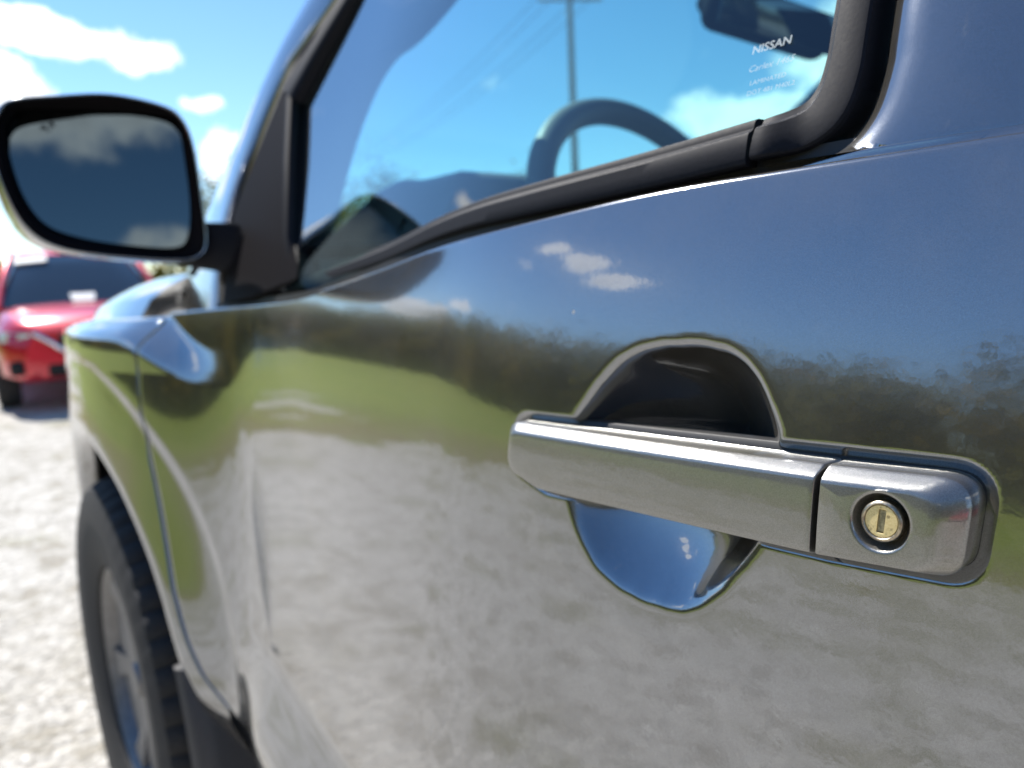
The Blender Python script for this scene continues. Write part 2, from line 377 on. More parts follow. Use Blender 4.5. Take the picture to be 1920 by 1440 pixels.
# ------------------------------------------------------------------ woodland (one mass of trees, seen mirrored in the door and through the glass)
def build_wood():
    V = []; F = []; nv = 0
    TV = []; TF = []
    spots = []
    for k in range(120):
        x = -40+k*1.02+random.uniform(-.6, .6); y = 25+random.uniform(-1, 5)+.02*max(0, x)
        spots.append((x, y, random.uniform(4.6, 7.2)*(1.0+.010*max(0, x-12)+.045*max(0, 14-x)), 1.))
    for k in range(34):                              # the wood closes in ahead, behind the building
        q = k/33; spots.append((62+22*q+random.uniform(-2, 3), 25-15*q+random.uniform(-1.5, 1.5), random.uniform(6.5, 9), 1.2))
    for k in range(60):
        spots.append((random.uniform(-40, 90), 36+random.uniform(-2, 6), random.uniform(7, 10.5), 1.))
    for k in range(60):
        y = -110+k*2.2+random.uniform(-1, 1); spots.append((74+random.uniform(-3, 8)-.10*abs(y+60), y, random.uniform(8, 14.)*(1 if y < -18 else .28), 1.3))
    for k in range(40):
        y = -60+k*2.4; spots.append((60-.25*abs(y+10)+random.uniform(-1, 5), y-30, random.uniform(5, 10)*(1 if y-30 < -18 else .28), 1.2))
    for k in range(50):
        spots.append((-70+random.uniform(-6, 10), -60+k*2.6, random.uniform(6, 10), 1.2))
    for (x, y, h, s) in spots:
        z0 = field_z(x, y)-.1; w = h*random.uniform(.30, .42)
        ncl = 16; c = RNG.normal(size=(ncl, 3)); c /= np.linalg.norm(c, axis=1)[:, None]; c *= RNG.uniform(.25, 1., (ncl, 1))
        cc = np.array([x, y, z0+h*.52])+c*np.array([w, w, h*.46])
        cc[:5, 2] = z0+RNG.uniform(.2, .25*h, 5)     # undergrowth reaching the ground
        per = 84; n = ncl*per
        p = np.repeat(cc, per, 0)+RNG.normal(size=(n, 3))*np.array([w*.30, w*.30, h*.095])
        a = RNG.normal(size=(n, 3)); a /= np.linalg.norm(a, axis=1)[:, None]
        b = np.cross(a, RNG.normal(size=(n, 3))); b /= np.linalg.norm(b, axis=1)[:, None]
        sz = RNG.uniform(.11, .25, (n, 1))*s
        q = np.stack([p-a*sz, p+b*sz*.6, p+a*sz, p-b*sz*.6], 1)
        V.append(q.reshape(-1, 3)); F.append(nv+np.arange(n*4).reshape(n, 4)); nv += n*4
    V = np.concatenate(V); F = np.concatenate(F)
    me = bpy.data.meshes.new('woodland'); me.vertices.add(len(V)); me.vertices.foreach_set('co', V.ravel())
    me.loops.add(F.size); me.loops.foreach_set('vertex_index', F.ravel().astype(np.int32))
    me.polygons.add(len(F)); me.polygons.foreach_set('loop_start', np.arange(0, F.size, 4, dtype=np.int32)); me.polygons.foreach_set('loop_total', np.full(len(F), 4, np.int32))
    me.update(); me.validate()
    o = link('woodland', me, LEAF)
    tag(o, 'dense wood of green and ochre autumn trees beyond the grass', 'woodland', kind='stuff')
build_wood()

# ------------------------------------------------------------------ pickup truck
TC = -0.92                                         # y of the truck's centre line
ORG = np.array([0.4, TC, 0.0])
TRUCK = tag(empty('pickup_truck', tuple(ORG)), 'slate grey metallic pickup truck seen close along its door and handle', 'pickup truck')

# side surface: y as a function of height, from the lean of the panel
_tz = np.array([.40, .555, .585, .612, .64, .66, .70, .735, .88, .95, 1.05, 1.09, 1.12, 1.15, 1.175, 1.20, 1.3])
_td = np.array([-30, -30, -8, -4, -2, 0, 3, 4.8, 5.2, 6.3, 7.5, 8.8, 10.5, 14.0, 18.5, 21, 21])
_zz = np.linspace(.40, 1.3, 1801); _tt = np.interp(_zz, _tz, _td)
_kern = np.hanning(41); _kern /= _kern.sum(); _tt = np.convolve(np.pad(_tt, 20, 'edge'), _kern, 'valid')
_yy = -np.cumsum(np.tan(np.radians(_tt)))*(_zz[1]-_zz[0]); _yy += -.014-np.interp(1.06, _zz, _yy)
WX, WZ = 1.545, .40                                 # front wheel centre
def plan(x):                                        # how the flank narrows from the handle towards the mirror
    x = np.asarray(x, float); u = np.clip(x-.30, 0, .14); v = np.clip(x-.44, 0, .33); w = np.clip(x-.77, 0, .36)
    return -.112*(u*u/.28+v+w-w*w/.72)
def body_y(x, z):
    x = np.asarray(x, float); z = np.asarray(z, float)
    r = np.hypot(x-WX, z-WZ)
    y = np.interp(z, _zz, _yy)+plan(x)-np.clip(x-1.5, 0, None)**2/4.
    y = y+.034*sm((.725-z)/.105)*(1-sm((x-.80)/.20))         # pressed step low on the door, fading out ahead
    k = sm((x-.92)/.35)
    y = y+k*math.tan(R_(5.))*np.clip(z-.80, -.10, .26)       # the flank stands straighter ahead of the door
    F = .070*sm((x-1.0+.5*np.clip(1.03-z, 0, .40))/.52)      # swelling over the front wheel
    zc = 1.076-.06*sm((1.32-x)/.24); w = .058
    y = y+(F+k*.015)*sm((zc+w-z)/w)+k*.010
    return y-.004*sm((.655-r)/.025)+(.008+.014*sm((.90-z)/.24))*sm((.66-r)/.17)-.024*np.clip((.53-r)/.042, 0, 1)**2
def ztop(x):
    return np.interp(x, [-2, .14, .249, .339, .457, .544, .650, .766, 1.044, 1.27, 1.5, 1.8, 2.5], [1.188, 1.188, 1.187, 1.1800, 1.1716, 1.1591, 1.1458, 1.1328, 1.1207, 1.109, 1.104, 1.095, 1.04])
_xk = np.linspace(-2, 2.5, 901); _zk = np.convolve(np.pad(ztop(_xk), 8, 'edge'), np.ones(17)/17, 'valid')
def ztop_s(x): return np.interp(x, _xk, _zk)
def xgap(z): return np.interp(z, [.53, .572, .62, .668, .73, .806, .905, .982, 1.038, 1.2], [.90, .965, 1.025, 1.063, 1.105, 1.145, 1.195, 1.22, 1.230, 1.235])

# rounded polygons with per-edge inset
def poly_round(P, rad, d=0., efac=None, nedge=14, ncorn=8):
    P = np.asarray(P, float); n = len(P); efac = [1.]*n if efac is None else efac
    area = sum(P[i][0]*P[(i+1) % n][1]-P[(i+1) % n][0]*P[i][1] for i in range(n)); sg = 1 if area > 0 else -1
    L = []
    for i in range(n):
        a, b = P[i], P[(i+1) % n]; t = (b-a)/np.linalg.norm(b-a); nr = np.array([-t[1], t[0]])*sg
        L.append((a+nr*d*efac[i], t))
    Q = []
    for i in range(n):
        (a, ta), (b, tb) = L[i-1], L[i]
        M = np.array([ta, -tb]).T; s = np.linalg.solve(M, b-a); Q.append(a+ta*s[0])
    out = []; arcs = []
    for i in range(n):
        ta, tb = L[i-1][1], L[i][1]; r = max(rad[i]-.6*d, .0006)
        cosang = np.clip(ta@tb, -1, 1); tan2 = math.tan(math.acos(cosang)/2); l = r*tan2
        l = min(l, .42*np.linalg.norm(Q[i]-Q[i-1]), .42*np.linalg.norm(Q[(i+1) % n]-Q[i]))
        p0, p1 = Q[i]-ta*l, Q[i]+tb*l; arc = []
        for k in range(ncorn):
            u = k/(ncorn-1); arc.append((1-u)**2*p0+2*u*(1-u)*Q[i]+u*u*p1)
        arcs.append(arc)
    for i in range(n):
        out += arcs[i]; a = arcs[i][-1]; b = arcs[(i+1) % n][0]
        out += [a+(b-a)*k/(nedge+1) for k in range(1, nedge+1)]
    return np.array(out)
GRIP = [(.1412, 1.0757), (.3315, 1.0680), (.3335, 1.0420), (.304, 1.0345), (.1412, 1.0418)]
GRIP_R = [.0015, .009, .012, .02, .0015]
CAPP = [(.1403, 1.0757), (.1403, 1.0418), (.0925, 1.0460), (.0905, 1.0788)]
CAP_R = [.0015, .0015, .009, .011]
HANDLE = [(.0905, 1.0788), (.3315, 1.0680), (.3335, 1.0420), (.304, 1.0345), (.1412, 1.0418), (.0925, 1.0460)]
HOUT = poly_round(HANDLE, [.010, .009, .012, .02, .02, .009], nedge=10)
CUP = np.array([(.287, 1.071), (.279, 1.082), (.271, 1.093), (.260, 1.104), (.247, 1.111), (.231, 1.1145), (.209, 1.1155), (.195, 1.114), (.186, 1.110), (.178, 1.102), (.172, 1.092), (.167, 1.083),
                (.164, 1.060), (.168, 1.043), (.174, 1.032), (.179, 1.025), (.187, 1.0135), (.196, 1.004), (.207, .9975), (.230, .9955), (.247, .997), (.262, 1.002), (.273, 1.012), (.281, 1.023), (.286, 1.033), (.290, 1.050)])
def sdf(poly, X, Z):
    """signed distance, positive inside"""
    x = X.ravel(); z = Z.ravel(); best = np.full(x.shape, 1e9); ins = np.zeros(x.shape, bool); n = len(poly)
    for i in range(n):
        a, b = poly[i], poly[(i+1) % n]; e = b-a
        t = np.clip(((x-a[0])*e[0]+(z-a[1])*e[1])/(e@e), 0, 1)
        best = np.minimum(best, np.hypot(x-a[0]-t*e[0], z-a[1]-t*e[1]))
        c = (a[1] > z) != (b[1] > z)
        with np.errstate(divide='ignore', invalid='ignore'):
            ins ^= c & (x < (b[0]-a[0])*(z-a[1])/(b[1]-a[1])+a[0])
    return np.where(ins, best, -best).reshape(X.shape)
def blur(A, s):
    k = np.exp(-.5*(np.arange(-int(3*s)-1, int(3*s)+2)/s)**2); k /= k.sum(); h = len(k)//2
    for ax in (0, 1):
        pad = [(h, h) if a == ax else (0, 0) for a in (0, 1)]
        A = np.apply_along_axis(lambda v: np.convolve(v, k, 'valid'), ax, np.pad(A, pad, 'edge'))
    return A
_cx = np.linspace(.145, .305, 161); _cz = np.linspace(.978, 1.133, 156)
_CX, _CZ = np.meshgrid(_cx, _cz, indexing='ij'); _cs = sdf(CUP, _CX, _CZ); _in = _cs > 0
_u = np.zeros_like(_CX)
for _ in range(2600):                               # smooth bowl over the cup's outline (relaxed membrane)
    _u[1:-1, 1:-1] = .25*(_u[2:, 1:-1]+_u[:-2, 1:-1]+_u[1:-1, 2:]+_u[1:-1, :-2])+.25
    _u[~_in] = 0
_u /= _u.max()
_CD = (.0225+.008*sm((_CZ-1.045)/.03))*_u*(1.25-.25*_u); _CD = blur(_CD, 2.1)
def bilin(X, Z):
    fx = np.clip((X-_cx[0])/(_cx[1]-_cx[0]), 0, len(_cx)-1.001); fz = np.clip((Z-_cz[0])/(_cz[1]-_cz[0]), 0, len(_cz)-1.001)
    i = fx.astype(int); j = fz.astype(int); a = fx-i; b = fz-j
    return (1-a)*(1-b)*_CD[i, j]+a*(1-b)*_CD[i+1, j]+(1-a)*b*_CD[i, j+1]+a*b*_CD[i+1, j+1]
def door_y(X, Z, handle=True):
    Y = body_y(X, Z)
    if handle:
        near = (X > .05) & (X < .36) & (Z > .975) & (Z < 1.14)
        D = np.zeros_like(Y); xs_, zs_ = X[near], Z[near]
        cup = bilin(xs_, zs_); s = sdf(HOUT, xs_, zs_)+.0013      # recess follows the handle outline, a little larger
        rec = .0052*sm((s+.0038)/.0072)
        D[near] = np.maximum(cup, rec)+.15*np.minimum(cup, rec)
        Y = Y-D
    return Y

def build_door():
    fx = np.concatenate([np.linspace(.0, .05, 8), np.linspace(.052, .345, 262), np.linspace(.3505, .80, 150), np.linspace(.803, 1.16, 110)])
    fz = np.concatenate([np.linspace(.575, .64, 24), np.linspace(.642, .96, 160), np.linspace(.9625, 1.12, 141), np.linspace(1.1225, 1.188, 40)])
    XN, ZN = np.meshgrid(fx, fz, indexing='ij')
    ZT = ztop_s(XN)
    Z = np.where(ZN < 1.0, ZN, 1.0+(ZN-1.0)*(ZT-1.0)/.188)
    xf = xgap(Z); X = np.where(XN < .5, XN, .5+(XN-.5)*(xf-.5)/.66)
    Y = door_y(X, Z)
    P = np.stack([X, Y, Z], -1)
    # hem: roll the top edge, front edge and rear edge inwards
    top = P[:, -1]; rows = [P]
    for dy, dz in ((-.0007, .0011), (-.0022, .0020), (-.0042, .0018), (-.0058, .0002), (-.0064, -.003), (-.0066, -.012)):
        rows.append((top+np.array([0, dy, dz]))[:, None])
    P = np.concatenate(rows, 1)
    fr = P[-1:]; rr = P[:1]; F_ = []; B_ = []
    for dx, dy in ((.0009, -.0006), (.0017, -.0021), (.0019, -.004), (.0012, -.02)): F_.append(fr+np.array([dx, dy, 0])); B_.insert(0, rr+np.array([-dx, dy, 0]))
    P = np.concatenate(B_+[P]+F_, 0)
    return grid('door_panel', P, PAINT, TRUCK, flip=True)
DOOR = build_door()

# ---- handle: grip bar, fixed cap with the key lock, dark ring for the gap shade
def face_y(x, z):
    """outer face of the handle: slightly bowed along its length, leaning like the door"""
    c = 1.0585
    return -(z-c)*math.tan(R_(6.4))-(z-c)**2*2.0-((x-.20)/.14)**2*.0022+.0006
def ring3(poly, y, follow=1.):
    return np.stack([poly[:, 0], y+follow*face_y(poly[:, 0], poly[:, 1]), poly[:, 1]], 1)
HNDL = None
def build_handle():
    ef = [1.0, 2.2, .9, .5, .2]      # top, front end, lower nose, bottom, joint
    RR = []
    for d, y, fo in ((0, -.0205, .3), (0, -.0066, 1), (.0002, -.0058, 1), (.0007, -.0049, 1), (.0018, -.0030, 1), (.0030, -.0011, 1), (.0035, -.0005, 1), (.0042, -.0001, 1), (.0052, 0, 1)):
        RR.append(ring3(poly_round(GRIP, GRIP_R, d, ef, 26), y, fo))
    last = poly_round(GRIP, GRIP_R, .0052, ef, 26); x0, x1 = .152, .304
    med = np.stack([np.clip(last[:, 0], x0, x1), 1.0565-.02*(np.clip(last[:, 0], x0, x1)-.2)], 1)   # the face closes on its long axis
    for f in (.2, .4, .6, .8, 1.): RR.append(ring3(last*(1-f)+med*f, 0))
    g = rings('door_handle', RR, HPAINT, TRUCK, cap0=True, cap1=False)
    bm = bmesh.new(); bm.from_mesh(g.data); bmesh.ops.remove_doubles(bm, verts=bm.verts, dist=1e-5); bm.to_mesh(g.data); bm.free()
    # rear and front legs that carry the grip through the door skin
    for x0, x1 in ((.150, .168), (.300, .318)):
        pts = [(x0, -.016), (x1, -.016), (x1+.002, -.046), (x0-.002, -.046)]
        lo, hi = 1.047, 1.066
        rings('handle_leg', [[(x, y, z) for x, y in pts] for z in (lo, hi)], GAPLEG, g, sharp=30)
    cx, cz, rc = .1172, 1.0606, .0097
    ef = [.2, .5, 2.2, 1.15]          # joint, bottom, rear end (wide chamfer), top
    RR = []
    for d, y, fo in ((0, -.0205, .3), (0, -.0066, 1), (.0002, -.0058, 1), (.0007, -.0049, 1), (.0018, -.0030, 1), (.0030, -.0011, 1), (.0035, -.0005, 1), (.0042, -.0001, 1), (.0050, 0, 1)):
        RR.append(ring3(poly_round(CAPP, CAP_R, d, ef, 22), y, fo))
    last = poly_round(CAPP, CAP_R, .0050, ef, 22)
    dv = last-np.array([cx, cz]); dv /= np.linalg.norm(dv, axis=1)[:, None]
    for k, (r, y) in enumerate(((rc+.0014, 0), (rc+.0008, -.00005), (rc+.0003, -.0003), (rc, -.0009), (rc-.0008, -.0026), (rc-.0018, -.0046), (rc-.0024, -.0056), (.0055, -.0060))):
        RR.append(ring3(np.array([cx, cz])+dv*r, y))
    cap = rings('handle_cap', RR, HPAINT, TRUCK, cap0=True, cap1=True)
    n = Vector((0, math.cos(R_(6.4)), math.sin(R_(6.4))))
    base = Vector((cx-.0003, -.0064, cz-.0002))
    lathe('lock_cylinder', [(.0071, 0), (.0072, .0050), (.0069, .0055), (.0062, .0058), (.0059, .0056), (.0057, .0052), (.0057, .002)], base, n, BRASSR, cap, 64)
    # face disc with a recessed key slot
    ux = Vector((-1, 0, 0)); uz = n.cross(ux) if n.cross(ux).z > 0 else -n.cross(ux)
    ca, sa = math.cos(R_(-3)), math.sin(R_(-3)); ux, uz = ux*ca+uz*sa, uz*ca-ux*sa
    hw, hh = .00125, .0041; N = 80; rect = []
    for k in range(N):
        a = 2*math.pi*k/N; c_, s_ = math.cos(a), math.sin(a); q = min(hw/max(abs(c_), 1e-6), hh/max(abs(s_), 1e-6)); rect.append((c_*q, s_*q))
    rect = np.array(rect); ang = np.linspace(0, 2*np.pi, N, endpoint=False)
    def pl(q, h): return [np.array(base+ux*float(a)+uz*float(b)+n*h) for a, b in q]
    circ = np.stack([np.cos(ang), np.sin(ang)], 1)*.00568
    V = [pl(circ, .0050), pl(circ*.97, .0053), pl(circ*.55+rect*.45, .0053), pl(rect*1.04, .0053), pl(rect, .0052), pl(rect, .0046)]
    rings('lock_face', V, BRASS, cap, cap0=False, cap1=False, sharp=40)
    rings('key_slot', [pl(rect*1.02, .0044), pl(rect*.93, .0048)], SLOT, cap, cap0=False, sharp=40)
    # black ring added to stand in for shade in the slot around the handle
    go = poly_round(HANDLE, [.012]*6, -.0028, nedge=12)
    yb = lambda q, o: np.stack([q[:, 0], body_y(q[:, 0], q[:, 1])+o, q[:, 1]], 1)
    rings('handle_gap_shade', [yb(go, -.011), yb(go, -.0046), yb(poly_round(HANDLE, [.012]*6, -.0024, nedge=12), -.0038), yb(poly_round(HANDLE, [.011]*6, .004, nedge=12), -.0042)], GAPLEG, TRUCK, cap0=False, cap1=False)
    return g
build_handle()

# ---- belt moulding, window trim, glass
def yg(z, o=0.): return -.060-.38*(np.asarray(z)-1.19)+o
MPATH = catmull([(.2030, 1.2145), (.2714, 1.210), (.36, 1.2055), (.4255, 1.2020), (.4875, 1.1960), (.580, 1.1834), (.70, 1.1720), (.818, 1.1618), (.953, 1.155), (1.115, 1.1464)], 90)
def build_belt():
    prof = [(-.064, .001), (-.0580, .0011), (-.0560, .0004), (-.0548, -.0012), (-.0542, -.0034), (-.0525, -.0048), (-.0505, -.0056), (-.0496, -.0068), (-.0485, -.0115), (-.0474, -.0172), (-.0478, -.0192), (-.0495, -.0202), (-.056, -.0204), (-.064, -.017)]
    RR = []
    for x, z in MPATH:
        k = np.interp(x, [.2, .36, .62, 1.1], [1., .95, .78, .75]); pl_ = float(plan(x))
        RR.append([(x, y+pl_, z+dz*k) for y, dz in prof])
    rings('belt_moulding', RR, RUBBERM, TRUCK, sharp=24)
    # black channel between the moulding and the door skin
    P = []
    for x in np.linspace(.0, 1.10, 70):
        zt = float(ztop_s(x)); y = float(body_y(x, zt)); P.append([(x, y-.0060, zt-.004), (x, y-.009, zt-.0015), (x, y-.013, zt-.001), (x, y-.0145, zt+.003), (x, y-.016, zt+.012)])
    grid('belt_channel', P, GAPLEG, TRUCK)
    O = catmull([(.2012, 1.1965), (.178, 1.1980), (.1640, 1.2065), (.1592, 1.224), (.1607, 1.257), (.168, 1.40), (.19, 1.76)], 110)
    I = catmull([(.2012, 1.2152), (.1905, 1.2172), (.1828, 1.2220), (.1800, 1.236), (.1812, 1.265), (.188, 1.40), (.21, 1.76)], 110)
    P = []
    for o, i in zip(O, I):
        row = []
        for f, h in ((0, -.010), (0, .0070), (.03, .0086), (.08, .0096), (.16, .0101), (.5, .0105), (.74, .0098), (.80, .0084), (.84, .0060), (.92, .0048), (1, .0040), (1, -.008)):
            x, z = o+(i-o)*f; row.append((x, float(yg(z, h))+.0055*sm((x-.178)/.02)*(h > 0), z))
        P.append(row)
    grid('window_corner_trim', P, RUBBERM, TRUCK, sharp=24)
    # thin lip along the joint between the two mouldings
    # painted upper door frame behind the window
    D = catmull([(.199, 1.1948), (.178, 1.1950), (.1608, 1.2045), (.1556, 1.224), (.1572, 1.257), (.1645, 1.40), (.186, 1.76)], 110)
    T = np.gradient(D, axis=0); T /= np.linalg.norm(T, axis=1)[:, None]; Nn = np.stack([-T[:, 1], T[:, 0]], 1)   # away from the window
    if Nn[60, 0] > 0: Nn = -Nn
    P = []
    for d, nn in zip(D, Nn):
        row = []
        for o, h in ((0, -.012), (0, -.004), (.0012, .0005), (.0035, .0040), (.0070, .0072), (.0115, .0092), (.0165, .0102), (.022, .0105)):
            x, z = d+nn*o; z = max(z, 1.1936); row.append((x, float(yg(z, h)), z))
        xe, ze = row[-1][0], row[-1][2]
        for f in (.08, .17, .26, .38, .5, .62, .75, .88, 1):
            x = xe+(0.002-xe)*f; row.append((x, float(yg(ze, .0105))-.08*(xe-x)*sm(f/.35), ze))
        P.append(row)
    grid('door_frame', P, PAINT, TRUCK)
    # ledge between frame and door skin
    P = []
    for x in np.linspace(0.002, .205, 40):
        zt = float(ztop_s(x)); y = float(body_y(x, zt)); k = float(sm((x-.145)/.06)); q = .004*k; dx = -.08*max(0., .136-x)*float(sm((.136-x)/.047)); P.append([(x, float(yg(1.1936, .0105))-.004*k+dx, 1.1938-q), (x, float(yg(1.1936, .0112))-.003*k+dx, 1.1927-q), (x, y-.0095-.004*k, 1.1905-q), (x, y-.0062-.002*k, 1.1896-q), (x, y-.0058-.001*k, 1.186-q)])
    grid('frame_ledge', P, PAINT, TRUCK)
    # side glass
    front = catmull([(.925, 1.145), (.925, 1.203), (1.0, 1.312), (1.055, 1.412), (.93, 1.51), (.43, 1.835)], 40)
    P = []
    for x, z in front: P.append([(.165+(x-.165)*f, float(yg(z)+plan(.165+(x-.165)*f)), z) for f in np.linspace(0, 1, 24)])
    gl = grid('window_glass', P, SGLASS, TRUCK)
    return gl
GLASS = build_belt()
def glass_text(txt, x, z, size, width, shear=0.):
    cu_ = bpy.data.curves.new('glass_marking', 'FONT'); cu_.body = txt; cu_.size = 1; cu_.shear = shear; cu_.resolution_u = 3
    if size > .0036: cu_.offset = .02
    o = bpy.data.objects.new('tmp_text', cu_); COL.objects.link(o)
    dg = bpy.context.evaluated_depsgraph_get(); dg.update(); me = bpy.data.meshes.new_from_object(o.evaluated_get(dg)); bpy.data.objects.remove(o)
    co = np.array([v.co[:] for v in me.vertices]); w = co[:, 0].max()-co[:, 0].min(); co[:, 0] = (co[:, 0]-co[:, 0].min())*width/w; h = .72
    zz = z+co[:, 1]/h*size; xx = x-co[:, 0]; V = np.stack([xx, yg(zz, .0008), zz], 1)-ORG
    for v, c in zip(me.vertices, V): v.co = c
    me.name = 'glass_marking'; o = link('glass_marking', me, LETTER, GLASS)
for tx, x, z, s, w, sh in (('NISSAN', .2230, 1.2515, .0040, .0205, 0), ('Carlex 1465', .2225, 1.2425, .0032, .0240, .25), ('LAMINATED', .2203, 1.2357, .0023, .0190, 0), ('DOT 481 M40L2', .2207, 1.2308, .0023, .0250, 0)):
    glass_text(tx, x, z, s, w, sh)

# ---- mirror sail, window frame along the A pillar
def build_pillar():
    def far(P): return CAM+(np.asarray(P, float)-CAM)*1.068
    def catm(P, n): return catmull(far(P), n)
    sail = [(1.016, -.067, 1.129), (1.053, -.094, 1.2016), (1.078, -.114, 1.254), (1.049, -.143, 1.3316), (1.014, -.175, 1.415), (.975, -.172, 1.402), (.901, -.132, 1.3024), (.833, -.094, 1.2015), (.79, -.083, 1.1705), (.743, -.079, 1.162), (.912, -.070, 1.1368)]
    prism('mirror_sail', far(sail)[::-1], .02, GLOSSB, TRUCK, bev=.004)
    tube('division_bar', far([(.806, -.092, 1.145), (.840, -.095, 1.2015), (.908, -.132, 1.302), (.970, -.169, 1.395)]), .008, RUBBERM, TRUCK, 8)
    # black window frame climbing the pillar
    O = catm([(1.015, -.175, 1.416), (.9575, -.188, 1.448), (.885, -.206, 1.495), (.829, -.223, 1.541), (.60, -.287, 1.70), (.40, -.325, 1.80), (.10, -.335, 1.83)], 50)
    I = catm([(.947, -.164, 1.384), (.908, -.181, 1.429), (.846, -.202, 1.483), (.793, -.219, 1.528), (.58, -.280, 1.675), (.38, -.313, 1.765), (.10, -.32, 1.79)], 50)
    P = []
    for o, i in zip(O, I):
        m = (o+i)/2; P.append([o+np.array([.0, -.012, -.004]), o, o*.75+i*.25+np.array([0, .006, .003]), m+np.array([0, .004, .002]), o*.3+i*.7+np.array([0, .0065, .003]), i+np.array([0, .002, 0]), i+np.array([0, -.012, -.004])])
    grid('window_frame', P, RUBBERM, TRUCK)
    # painted pillar outside
    S = catm([(1.48, -.125, 1.12), (1.342, -.167, 1.288), (1.144, -.2065, 1.458), (1.012, -.223, 1.536), (.74, -.280, 1.700), (.46, -.335, 1.82), (.1, -.35, 1.86)], 60)
    Fr = catm([(1.05, -.080, 1.112), (1.083, -.118, 1.255), (1.018, -.177, 1.420), (.888, -.208, 1.498), (.60, -.289, 1.704), (.40, -.327, 1.804), (.1, -.337, 1.835)], 60)
    P = []
    for s, f in zip(S, Fr):
        P.append([f+np.array([0, -.01, 0]), f, f*.8+s*.2+np.array([.002, .007, .003]), f*.5+s*.5+np.array([.004, .010, .006]), f*.2+s*.8+np.array([.004, .007, .006]), s, s+np.array([0, -.012, -.002]), s+np.array([-.01, -.03, -.012])])
    grid('windshield_pillar', P, PAINT, TRUCK)
    Q = np.array(P); Q[..., 1] = 2*TC-Q[..., 1]; grid('windshield_pillar', Q, PAINT, TRUCK, flip=True)
    # inner trim of both pillars
    O = catm([(1.133, -.140, 1.161), (1.10, -.160, 1.26), (1.0725, -.184, 1.348), (1.023, -.215, 1.436), (.902, -.255, 1.515), (.5, -.365, 1.75)], 40)
    I = catm([(1.21, -.317, 1.204), (1.145, -.322, 1.307), (1.064, -.3256, 1.3995), (.942, -.308, 1.447), (.794, -.3116, 1.4826), (.42, -.44, 1.76)], 40)
    P = [[o+(i-o)*f+np.array([-.03, .0, -.01])*math.sin(math.pi*f) for f in np.linspace(0, 1, 8)] for o, i in zip(O, I)]
    grid('pillar_trim', P, TRIMG, TRUCK)
    Q = np.array(P); Q[..., 1] = 2*TC-Q[..., 1]; grid('pillar_trim', Q, TRIMG, TRUCK, flip=True)
    # windshield
    P = []
    for s in S[::3]:
        s = s+np.array([-.006, -.02, -.006]); row = []
        for f in np.linspace(0, 1, 20):
            b = 1-(2*f-1)**2; row.append((s[0]+.15*b, s[1]+(2*TC-2*s[1])*f, s[2]+.035*b))
        P.append(row)
    grid('windshield', P, WGLASS, TRUCK)
    # roof and headliner
    P = []; H = []
    for x in np.linspace(.46, -1.4, 24):
        row = []
        for f in np.linspace(0, 1, 20):
            b = 1-abs(2*f-1)**3; y = -.395+(2*TC+.79)*f; row.append((x+.16*(1-(2*f-1)**2)*sm((x-.1)/.3), y, 1.895+.05*b*(.4+.6*sm((.45-x)/.4))))
        P.append(row); H.append([(a, b, c-.035) for a, b, c in row])
    grid('roof', P, PAINT, TRUCK); grid('headliner', H, LINER, TRUCK, flip=True)
build_pillar()

